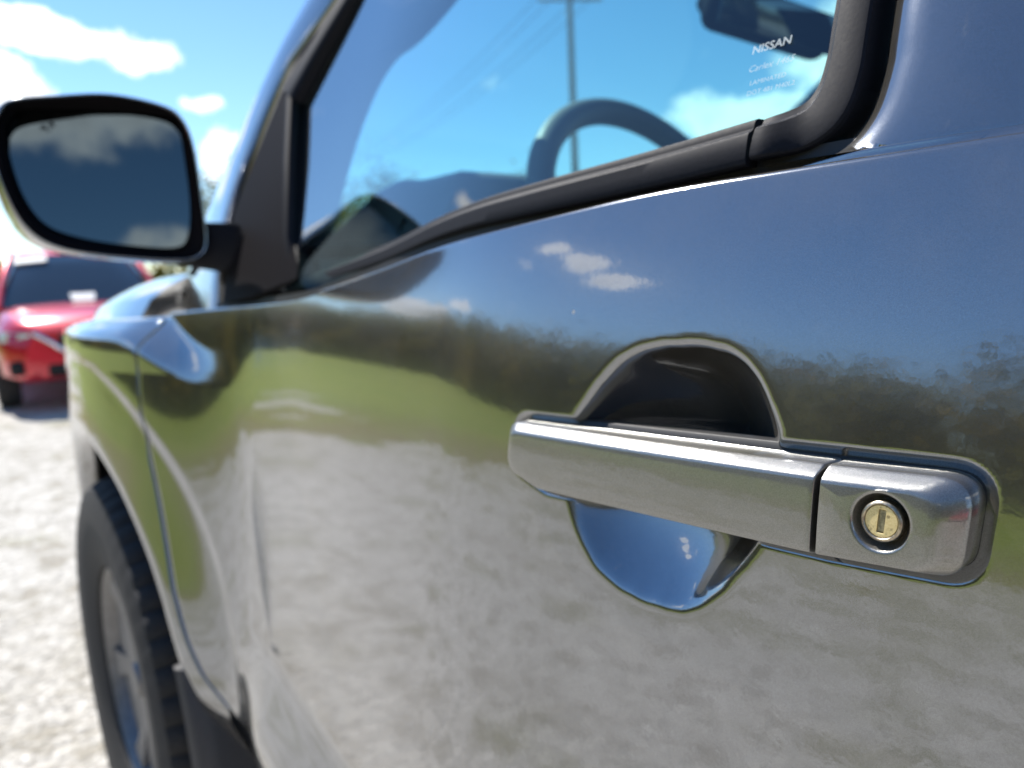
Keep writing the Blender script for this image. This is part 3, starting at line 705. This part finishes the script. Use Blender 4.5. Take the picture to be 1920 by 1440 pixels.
# ---- side mirror
def build_mirror():
    out = catmull([(.165, 1.332), (.148, 1.3535), (.10, 1.364), (.05, 1.3705), (-.003, 1.364), (-.024, 1.350), (-.034, 1.318), (-.0375, 1.255), (-.0375, 1.205), (-.026, 1.189), (-.004, 1.185), (.06, 1.190), (.118, 1.2005), (.148, 1.222), (.164, 1.262), (.170, 1.305), (.165, 1.332)], 97)[:-1]
    gl = catmull([(.146, 1.334), (.130, 1.3495), (.085, 1.3535), (.03, 1.354), (-.006, 1.3525), (-.0195, 1.343), (-.0225, 1.30), (-.0215, 1.25), (-.0145, 1.215), (.0, 1.203), (.045, 1.206), (.09, 1.2145), (.123, 1.229), (.140, 1.258), (.1475, 1.30), (.146, 1.334)], 97)[:-1]
    gl = out.mean(0)+(gl-out.mean(0))*1.035
    c = out.mean(0); K = lambda v: tuple(CAM+(np.array(v)-CAM)*1.17)     # sits a little farther off, so it is that much larger
    def yz(q, x, s=1., dx=0.): return np.array([K((x+dx*(p[1]-c[1])+1.46*dx*(p[0]-c[0]), *(c+(p-c)*s))) for p in q])
    RR = [yz(out, .955, .965), yz(out, .950, .985), yz(out, .953, 1.0), yz(out, .965, 1.012), yz(out, .99, 1.015), yz(out, 1.03, .99), yz(out, 1.07, .90), yz(out, 1.10, .72), yz(out, 1.115, .45), yz(out, 1.118, .15)]
    m = rings('side_mirror', RR, PAINT, TRUCK, cap0=False)
    mid = out*.45+gl*.55
    rings('mirror_bezel', [yz(out, .9562, .966), yz(out, .9500, .950), yz(out*.6+gl*.4, .953), yz(mid*.5+gl*.5, .962), yz(gl, .978, 1.0, .10)], GLOSSB, m, cap0=False, cap1=False)
    rings('mirror_glass', [yz(gl, .976, 1.003, .10), yz(gl, .9735, .985, .10)], MIRG, m, cap0=False, sharp=15)
    # blind spot warning symbol etched in the glass: two small cars and a wave
    mg = simple('mirror_symbol', (.03, .035, .035), .5)
    def quad(y0, z0, w, h): return [K((.9722+.10*(z-c[1])+.146*(y-c[0]), y, z)) for y, z in ((y0, z0), (y0-w, z0), (y0-w, z0+h), (y0, z0+h))]
    V = []; F = []
    for y0, z0, w, h in ((.118, 1.333, .006, .0022), (.1168, 1.3352, .0036, .0018), (.110, 1.337, .006, .0022), (.1088, 1.3392, .0036, .0018), (.1125, 1.330, .0014, .0022), (.1095, 1.332, .0014, .0022)):
        F.append(tuple(range(len(V), len(V)+4))); V += quad(y0, z0, w, h)
    mesh('warning_symbol', V, F, mg, m)
    # arm to the door
    P = []
    for f in np.linspace(0, 1, 7):
        ctr = np.array([1.18, -.068, 1.218])*(1-f)+np.array([1.125, -.124, 1.208])*f; hx, hz = .032+.013*f, .030+.004*f
        P.append([ctr+np.array([sx*hx*k, 0, sz*hz*l]) for sx, sz, k, l in ((-1, -1, .85, 1), (-1, -1, 1, .8), (-1, 1, 1, .8), (-1, 1, .85, 1), (1, 1, .85, 1), (1, 1, 1, .8), (1, -1, 1, .8), (1, -1, .85, 1))])
    rings('mirror_arm', P, RUBBERM, m, sharp=50)
build_mirror()
# ---- fender, hood, wheel
def build_front():
    RA = .490
    th = np.linspace(R_(203), R_(-23), 160)
    arch = np.stack([WX+RA*np.cos(th), WZ+RA*np.sin(th)], 1)
    zb = np.linspace(.585, 1.104, 60); rear = np.stack([xgap(zb)+.0082, zb], 1)
    xt = np.linspace(rear[-1, 0]+.002, 2.42, 70)[1:]; top = np.stack([xt, ztop_s(xt)-.005], 1)
    fz = np.linspace(ztop_s(2.42)-.005, .5, 32)[1:]; fro = np.stack([2.42+0*fz, fz], 1)
    outp = np.vstack([rear, top, fro])
    tt = np.linspace(0, 1, 160)
    key = np.interp(tt, [0, .36, .78, 1], [0, 59, 59+69, len(outp)-1])
    oi = np.stack([np.interp(key, np.arange(len(outp)), outp[:, k]) for k in (0, 1)], 1)
    P = []
    for a, o in zip(arch, oi):
        s = np.concatenate([np.linspace(0, .3, 22)[:-1], np.linspace(.3, 1, 44)])[:, None]; q = a+(o-a)*s
        row = np.stack([q[:, 0], body_y(q[:, 0], q[:, 1]), q[:, 1]], 1)
        lip = row[0]+np.array([0, -.03, 0]); e = row[-1]; d = (o-a)/np.linalg.norm(o-a)
        ext = [e+np.array([d[0]*.0012, -.0012, d[1]*.0012]), e+np.array([d[0]*.0018, -.004, d[1]*.0018]), e+np.array([d[0]*.0012, -.02, d[1]*.0012])]
        P.append(np.vstack([lip, row, ext]))
    fe = grid('front_fender', P, PAINT, TRUCK, flip=True)
    Q = np.array(P); Q[..., 1] = 2*TC-Q[..., 1]; grid('front_fender', Q, PAINT, TRUCK)
    # hood with two raised creases
    xs = np.linspace(1.42, 2.5, 50); fs_ = np.linspace(0, 1, 60); P = []
    for x in xs:
        zt = float(ztop_s(x)); ye = float(body_y(x, zt))-.028; row = []
        for f in fs_:
            y = ye+(2*TC-2*ye)*f; w = abs(2*f-1); nose = .10*sm((x-2.2)/.35)
            zz = zt+.004+.100*(1-w**9)-nose*.8+.022*sm((.74-w)/.07)*sm((2.45-x)/.5)-.02*sm((w-.985)/.015)
            row.append((x+.10*(1-w**2)*sm((x-1.9)/.6)+.05*(1-w*w)*(1-sm((x-1.45)/.3)), y, zz))
        P.append(row)
    grid('hood', P, PAINT, TRUCK, flip=True)
    P = []                                             # cowl between hood and glass, and the strip on top of the fender
    for x in np.linspace(1.03, 2.42, 60):
        zt = float(ztop_s(x)); y = float(body_y(x, zt)); P.append([(x, y-.0045, zt-.003), (x, y-.010, zt+.001), (x, y-.018, zt+.002), (x, y-.0245, zt-.002), (x, y-.026, zt-.03)])
    grid('fender_top', P, PAINT, TRUCK, flip=True)
    P = [[(x, y, 1.13+.05*(1-abs((y-TC)/.9)**3)-.03*(x < 1.3)) for y in np.linspace(-.13, 2*TC+.13, 20)] for x in np.linspace(1.22, 1.58, 8)]
    grid('cowl', P, PLAST, TRUCK)
    # nose: bumper, grille, headlamps (seen only from elsewhere)
    P = [[(2.42+.16*(1-(2*f-1)**2), -.17+(2*TC+.34)*f, z) for f in np.linspace(0, 1, 24)] for z in np.linspace(.42, 1.02, 12)]
    grid('front_bumper', P, PAINT, TRUCK)
    rbox('grille', (2.60, TC, .82), (.05, 1.0, .26), BLACKV, TRUCK, bev=.02)
    for s in (1, -1): rbox('headlight', (2.50, TC+s*.66, .86), (.10, .26, .18), PALEGLASS, TRUCK, bev=.03)
    # wheel well
    P = [[(WX+.51*math.cos(a), y, WZ+.51*math.sin(a)) for a in np.linspace(R_(212), R_(-32), 40)] for y in (-.03, -.2, -.45)]
    grid('wheel_well', P, DARKIN, TRUCK)
    P = [(WX+.51*math.cos(a), -.45, WZ+.51*math.sin(a)) for a in np.linspace(R_(212), R_(-32), 40)]; mesh('wheel_well', P, [tuple(range(40))], DARKIN, TRUCK)
    # wheel
    for side in (1, -1):
        ys_ = .040 if side == 1 else 2*TC-.040
        ax = (0, side, 0); base = (WX, ys_-side*.25, WZ)
        prof = [(.225, .02), (.30, .004), (.352, .0), (.382, .010), (.396, .028), (.400, .05), (.4005, .08), (.395, .083), (.395, .093), (.4005, .096), (.4005, .120), (.395, .123), (.395, .131), (.4005, .134), (.4005, .155), (.395, .158), (.395, .168), (.400, .171), (.400, .205), (.396, .222), (.384, .240), (.352, .250), (.30, .246), (.262, .242), (.232, .232), (.222, .215)]
        n = 216; q = Vector((0, 0, 1)).rotation_difference(Vector(ax)).to_matrix(); RR = []
        for r, h in prof:
            rg = []
            for k in range(n):
                a = 2*math.pi*k/n; rr = r
                if r > .381 and (k % 4) in (0,): rr = r-.009
                if .35 < r <= .384 and (k % 4) == 0: rr = r-.004
                rg.append(np.array(Vector(base)+q @ Vector((rr*math.cos(a), rr*math.sin(a), h))))
            RR.append(rg)
        ty = rings('wheel_tyre', RR, TYRE, None, cap0=False, cap1=False, sharp=30)
        wh = lathe('front_wheel', [(.222, .03), (.224, .06), (.205, .09), (.205, .17), (.216, .20), (.226, .215), (.228, .224), (.222, .226), (.214, .218), (.206, .200)], base, ax, ALLOY, TRUCK, 96)
        ty.parent = wh; ty.name = 'tyre'
        lathe('brake_disc', [(.01, .08), (.165, .08), (.165, .10), (.01, .10)], base, ax, PLAST, wh)
        lathe('hub_cap', [(.075, .15), (.075, .185), (.06, .200), (.034, .204), (.03, .214), (1e-5, .216)], base, ax, ALLOY, wh)
        for k in range(6):
            a = 2*math.pi*k/6+.2; q2 = q @ Matrix.Rotation(a, 3, 'Z')
            pts = lambda r, w, h0, h1: [np.array(Vector(base)+q2 @ Vector((r, sx*w, h))) for sx, h in ((-1, h0), (1, h0), (.75, h1), (-.75, h1))]
            rings('spoke', [pts(.05, .034, .14, .196), pts(.12, .026, .14, .200), pts(.18, .030, .15, .208), pts(.214, .044, .16, .214)], ALLOY, wh, sharp=40)
    # mud flap behind the front wheel and rocker under the door
    P = []
    for z in np.linspace(.20, .62, 14):
        x0 = WX-math.sqrt(max(.0, (.50**2-(z-.4)**2)))-.004
        P.append([(x0-.02, -.20, z), (x0-.022, -.01, z), (x0-.018, .016, z), (x0-.006, .026, z), (x0+.004, .024, z), (x0+.006, .01, z), (x0+.004, -.20, z)])
    rings('mud_flap', P, PLAST, TRUCK, sharp=60)
    P = []
    for x in np.linspace(-1.3, 1.12, 30): P.append([(x, y+float(plan(x)), z) for y, z in ((-.060, .60), (-.035, .575), (-.022, .53), (-.024, .46), (-.05, .40), (-.20, .39))])
    grid('rocker_panel', P, PLAST, TRUCK, flip=True)
    # dark structure behind the panel gaps
    P = [[(xgap(z)-.04, body_y(xgap(z)-.01, z)-.03, z), (xgap(z)+.04, body_y(xgap(z)+.01, z)-.03, z)] for z in np.linspace(.57, 1.10, 24)]
    grid('door_seal', P, BLACKV, TRUCK)
    P = [[(x, float(body_y(0, z))-.035, z) for x in (.03, -.04)] for z in np.linspace(.55, 1.17, 12)]
    grid('door_seal', P, BLACKV, TRUCK)
build_front()

# ---- rest of the cab and bed
def build_rest():
    for nm, x0, x1 in (('rear_door', -.006, -.95), ('bed_side', -.98, -2.75)):
        xs = np.linspace(x0, x1, 40); zs = np.linspace(.545, 1.187, 70); X, Z = np.meshgrid(xs, zs, indexing='ij')
        Y = np.interp(Z, _zz, _yy)-(.0 if nm == 'rear_door' else .01)
        P = np.stack([X, Y, Z], -1); P = np.concatenate([P, (P[:, -1:]+np.array([0, -.008, .001])), (P[:, -1:]+np.array([0, -.05, .0]))], 1)
        grid(nm, P, PAINT, TRUCK)
        Q = P.copy(); Q[..., 1] = 2*TC-Q[..., 1]; grid(nm, Q, PAINT, TRUCK, flip=True)
    # rear window frames and glass
    for s in (0, 1):
        f = (lambda y: y) if not s else (lambda y: 2*TC-y)
        P = [[(x, f(float(yg(z, -.004))), z) for x in np.linspace(-.004, -.10, 4)] for z in np.linspace(1.19, 1.76, 12)]
        grid('rear_pillar', P, PAINT, TRUCK, flip=bool(s))
        P = [[(x, f(float(yg(z, 0))), z) for x in np.linspace(-.10, -.92, 4)] for z in np.linspace(1.18, 1.76, 6)]
        grid('rear_window', P, DARKGLASS, TRUCK, flip=bool(s))
    Q = [[(x, 2*TC-float(yg(z)), z) for x in np.linspace(.165, .80-.6*max(0, z-1.4), 6)] for z in np.linspace(1.17, 1.70, 8)]
    grid('passenger_window', Q, SGLASS, TRUCK)
    Xd, Zd = np.meshgrid(np.linspace(0, 1.16, 30), np.linspace(.545, 1.15, 40), indexing='ij')
    grid('passenger_door', np.stack([Xd, 2*TC-body_y(Xd, Zd), Zd], -1), PAINT, TRUCK)
    P = [[(x, y, z) for y in np.linspace(-.34, 2*TC+.34, 4)] for x, z in ((-1.4, 1.87), (-1.45, 1.2), (-1.45, .5))]
    grid('cab_back', P, PAINT, TRUCK)
    P = [[(x, y, .55) for y in (-.06, 2*TC+.06)] for x in (-2.75, 1.3)]; grid('cab_floor', P, BLACKV, TRUCK)
    for s in (1, -1):
        lathe('rear_wheel', [(.01, .02), (.30, .0), (.385, .01), (.40, .04), (.40, .21), (.385, .24), (.30, .25), (.22, .22), (.2, .17), (.06, .17), (.05, .2), (1e-5, .2)], (-1.65, .03-.25 if s == 1 else 2*TC-.03+.25, .40), (0, s, 0), TYRE, TRUCK)
    # inner door panel
    P = [[(x, y+float(plan(x)), z) for y, z in ((-.075, float(ztop_s(x))-.0), (-.085, float(ztop_s(x))+.004), (-.105, float(ztop_s(x))-.006), (-.115, float(ztop_s(x))-.05), (-.13, .6))] for x in np.linspace(.0, 1.1, 24)]
    grid('inner_door_trim', P, DASHM, TRUCK)
    Q = np.array(P); Q[..., 1] = 2*TC-Q[..., 1]; grid('inner_door_trim', Q, DASHM, TRUCK, flip=True)
    # dashboard with the hooded instrument cluster
    xs = np.concatenate([[.79, .795], np.linspace(.80, 1.46, 48)]); ys = np.linspace(-.13, 2*TC+.13, 110); P = []
    for x in xs:
        row = []
        for y in ys:
            z = 1.18+.03*sm((x-.90)/.22)-.03*sm((x-1.28)/.12)
            hump = (1-sm((abs(y+.47)-.135)/.09))
            z += hump*.110*(sm((x-.79)/.03)*(1-.75*sm((x-.96)/.24)))
            z += .02*math.exp(-((y-TC)/.22)**2)*sm((x-.85)/.1)
            if x < .796: z -= .22
            row.append((x+(.04 if hump < .3 else 0)*(x < .9), y, z))
        P.append(row)
    grid('dashboard', P, DASHM, TRUCK, sharp=50)
    rbox('air_vent', (.90, -.20, 1.165), (.05, .11, .07), BLACKV, TRUCK, bev=.01)
    # steering wheel
    c = np.array([.655, -.52, 1.195]); n = np.array([-.90, 0, .436]); e1 = np.array([0, 1., 0]); e2 = np.cross(n, e1); e2 *= np.sign(e2[2])
    ang = np.linspace(0, 2*np.pi, 72, endpoint=False)
    st = tube('steering_wheel', [c+.188*(np.cos(a)*e1+np.sin(a)*e2) for a in ang], .0175, DASHM, TRUCK, 16, closed=True)
    lathe('wheel_hub', [(.085, -.05), (.085, .0), (.075, .015), (.03, .022), (1e-5, .022)], c, n, DASHM, st)
    for a in (R_(8), R_(172), R_(270)):
        d = np.cos(a)*e1+np.sin(a)*e2; tube('spoke', [c+d*.07, c+d*.185], .016, PLAST, st)
    tube('steering_column', [c-n*.02, c-n*.30], .04, PLAST, TRUCK, 14)
    # rear-view mirror on its stalk
    rot = Matrix.Rotation(R_(-14), 3, 'Z') @ Matrix.Rotation(R_(8), 3, 'X') @ Matrix.Rotation(R_(-10), 3, 'Y')
    rm = rbox('rear_view_mirror', (.725, -.875, 1.535), (.05, .25, .072), GLOSSB, TRUCK, rot, bev=.024, seg=5)
    rbox('mirror_face', (.6985, -.868, 1.531), (.004, .235, .060), MIRG, rm, rot, bev=.0015)
    tube('mirror_stalk', [(.745, -.875, 1.54), (.775, -.88, 1.575), (.79, -.885, 1.605)], [.015, .013, .02], GLOSSB, rm)
    rbox('sensor_pod', (.80, -.90, 1.60), (.09, .13, .05), GLOSSB, rm, Matrix.Rotation(R_(36), 3, 'Y'), bev=.018)
build_rest()

# ------------------------------------------------------------------ parked cars
def build_car(paintm, loc, rz, label, name='parked_car', group=None):
    global ORG
    ORG = np.zeros(3)
    root = tag(empty(name, (0, 0, 0)), label, 'car', group)
    # car faces +x in its own frame, length 4.6, width 1.84
    prof = np.array([  # x, z bottom, z shoulder, half width, z hood or belt
        (-2.28, .45, .80, .70, .98), (-2.20, .30, .82, .84, 1.04), (-1.6, .28, .84, .90, 1.06), (-.6, .28, .84, .915, 1.04), (.5, .28, .83, .915, 1.03), (1.0, .28, .82, .915, 1.06), (1.5, .28, .80, .905, 1.03), (1.95, .30, .76, .87, .96), (2.18, .30, .70, .78, .90), (2.30, .36, .62, .62, .80)])
    xs = np.linspace(-2.28, 2.30, 44); RR = []
    for x in xs:
        zb, zs, hw, zt = [np.interp(x, prof[:, 0], prof[:, k]) for k in (1, 2, 3, 4)]
        half = [(.0, zb), (hw*.8, zb), (hw*.97, zb+.08), (hw*1.0, zs-.1), (hw*.985, zs), (hw*.95, zs+.08), (hw*.86, zt-.03), (hw*.70, zt), (hw*.35, zt+.02), (0, zt+.025)]
        ring = [(x, y, z) for y, z in half]+[(x, -y, z) for y, z in half[-2:0:-1]]
        RR.append(ring)
    body = rings('body', RR, paintm, root, sharp=60)
    # greenhouse
    gh = [(-2.0, 1.02, .02), (-1.75, 1.45, .0), (-1.45, 1.64, 0), (-.6, 1.70, 0), (.15, 1.675, 0), (.42, 1.58, 0), (.80, 1.30, 0), (1.12, 1.05, 0)]
    gp = np.array(gh); RR = []
    for x in np.linspace(-2.0, 1.12, 30):
        zt = np.interp(x, gp[:, 0], gp[:, 1]); b = 1.0; h = max(zt-b, .01); w0 = .84
        w1 = w0-.36*h; half = [(w0, b-.03), (w0-.18*h, b+h*.5), (w1, b+h*.9), (w1*.9, zt-.006), (w1*.5, zt+.012), (0, zt+.016)]
        RR.append([(x, y, z) for y, z in half]+[(x, -y, z) for y, z in half[-2::-1]])
    rings('glasshouse', RR, DARKGLASS, root, sharp=40)
    # roof skin and pillars over the glass
    RR = []
    for x in np.linspace(-1.55, .30, 16):
        zt = np.interp(x, gp[:, 0], gp[:, 1]); w = .84-.36*(zt-1.0)+.012
        RR.append([(x, y, z) for y, z in ((w, zt-.075), (w-.03, zt-.02), (w*.85, zt+.012), (w*.45, zt+.03), (0, zt+.034), (-w*.45, zt+.03), (-w*.85, zt+.012), (-w+.03, zt-.02), (-w, zt-.075))])
    grid('roof', RR, paintm, root)
    for s in (1, -1):
        for path in ([(1.14, .80, 1.03), (.82, .745, 1.31), (.42, .645, 1.59), (.2, .62, 1.66)], [(-.25, .835, 1.0), (-.28, .72, 1.35), (-.3, .615, 1.66)], [(-2.0, .80, 1.0), (-1.75, .70, 1.43), (-1.45, .62, 1.62)]):
            tube('pillar', [(x, s*(y+.008), z+.008) for x, y, z in path], .035, paintm, root, 8)
        hl = np.array([(2.02, .80, .82), (2.20, .70, .80), (2.27, .56, .785), (2.24, .56, .70), (2.17, .72, .68), (2.02, .84, .72)]); hl[:, 1] *= s
        c = hl.mean(0); o2 = hl+(c-hl)*.25+np.array([.035, .012*s, .012])
        rings('headlight', [hl-np.array([.08, .05*s, 0]), hl+np.array([.018, .01*s, .008]), o2], PALEGLASS, root, flip=(s < 0), sharp=50)
        tube('grille_trim', [(2.30, s*.54, .80), (2.35, s*.40, .70), (2.385, s*.22, .545), (2.39, .0, .53)], .026, CHROME, root, 8)
        rbox('fog_lamp_recess', (2.22, s*.66, .46), (.10, .22, .14), BLACKV, root, Matrix.Rotation(R_(-28*s), 3, 'Z'), bev=.03)
        rbox('door_mirror', (.72, s*1.0, 1.08), (.12, .22, .15), paintm, root, bev=.05, seg=4)
        for wx in (1.42, -1.40):
            w = lathe('wheel', [(.19, .0), (.30, .0), (.335, .02), (.345, .06), (.345, .16), (.335, .20), (.30, .215), (.23, .21), (.215, .18)], (wx, s*.70, .345), (0, s, 0), TYRE, root, 40)
            lathe('rim', [(.225, .10), (.225, .20), (.21, .195), (.14, .17), (.05, .18), (1e-5, .18)], (wx, s*.70, .345), (0, s, 0), ALLOY, w, 40)
    rbox('grille', (2.305, 0, .68), (.09, .66, .20), BLACKV, root, bev=.03)
    rbox('badge', (2.36, 0, .70), (.03, .13, .10), CHROME, root, bev=.012)
    rbox('lower_intake', (2.27, 0, .42), (.10, .90, .13), BLACKV, root, bev=.03)
    rbox('license_plate', (2.385, 0, .46), (.012, .31, .15), PAPER, root, bev=.003)
    root.location = loc; root.rotation_euler = (0, 0, rz)
    return root
rc = build_car(RED, (10.9, -1.36, .0), math.pi-R_(5), 'bright red crossover parked nose-on beyond the truck fender')
def car_card(root, pts, nm):
    global ORG
    ORG = np.zeros(3); prism(nm, pts, .006, PAPER, root)
car_card(rc, [(.50, -.28, 1.575), (.41, -.28, 1.632), (.41, -.60, 1.600), (.50, -.62, 1.545)], 'windshield_sticker')
car_card(rc, [(1.10, .12, 1.095), (.98, .14, 1.175), (.98, -.12, 1.175), (1.10, -.10, 1.095)], 'paper_on_dash')
build_car(SILVERP, (38, 3.6, field_z(38, 3.6)+.02), R_(200), 'silver car parked ahead on the grass, mirrored in the door', group=None)
build_car(WHITEP, (47, 5.4, field_z(47, 5.4)+.02), R_(170), 'white car parked farther ahead on the grass, mirrored in the door')
build_car(RED, (-6.5, 3.8, 0), R_(-60), 'second red car parked behind the photographer on the gravel')

# ------------------------------------------------------------------ low building beyond the grass
def build_house():
    global ORG
    ORG = np.zeros(3); x, y = 78, 7.0; z = field_z(x, y)-.05
    root = tag(empty('low_building', (x, y, z)), 'low pale building with a maroon roof far beyond the grass', 'building'); ORG = np.array([x, y, z])
    rbox('wall', (x, y, z+1.6), (7, 12, 3.2), SIDING, root, bev=.02)
    P = [[(x-4, yy, z+3.1), (x, yy, z+5.0), (x+4, yy, z+3.1), (x+4, yy, z+2.95), (x-4, yy, z+2.95)] for yy in (y-6.6, y+6.6)]
    rings('roof', P, ROOFM, root, sharp=20)
    for k in (-4, -1.3, 4):
        w = rbox('window', (x-3.52, y+k, z+1.7), (.06, 1.2, 1.2), SIDING, root, bev=.01); rbox('pane', (x-3.555, y+k, z+1.7), (.02, 1.05, 1.05), DARKGLASS, w, bev=0)
    d = rbox('door', (x-3.53, y+1.5, z+1.05), (.08, 1.0, 2.1), ROOFM, root, bev=.01); rbox('handle', (x-3.60, y+1.15, z+1.0), (.06, .05, .12), CHROME, d, bev=.01)
    ORG = np.zeros(3)
build_house()

# ------------------------------------------------------------------ power pole and wires
def build_pole(x, y, h, label):
    global ORG
    ORG = np.array([x, y, 0.]); z0 = field_z(x, y) if (x > 24 or y > 8) else 0
    root = tag(empty('utility_pole', (x, y, 0)), label, 'utility pole')
    tube('pole', [(x, y, z0-.2), (x, y, h*.5), (x+.02, y, h)], [.15, .125, .10], WOODP, root, 12)
    d = Vector((.55, .83, 0)); a = Vector((x, y, h-.25)); tube('crossarm', [tuple(a-d*1.1), tuple(a+d*1.1)], .055, WOODP, root, 8)
    for k in (-1., -.45, .45, 1.): 
        p = a+d*k; lathe('insulator', [(.03, .04), (.05, .09), (.035, .12), (.045, .16), (1e-5, .19)], tuple(p), (0, 0, 1), PALEGLASS, root, 12)
    ORG = np.zeros(3)
    return [tuple(a+d*k+Vector((0, 0, .2))) for k in (-1., -.45, .45, 1.)]
A = build_pole(19.6, -18.4, 10.6, 'tall wooden utility pole with crossarm, seen through the windshield')
B = build_pole(58, -28, 10.8, 'distant wooden utility pole beyond the lot')
for k, (p, q) in enumerate(zip(A, B)):
    p, q = np.array(p), np.array(q)
    w = tube('power_line', [p+(q-p)*f-np.array([0, 0, 1.1*4*f*(1-f)]) for f in np.linspace(0, 1, 14)], .012, WIREM, None, 5)
    tag(w, 'black overhead wire running from the utility pole above the windshield view', 'wire', 'overhead power lines')
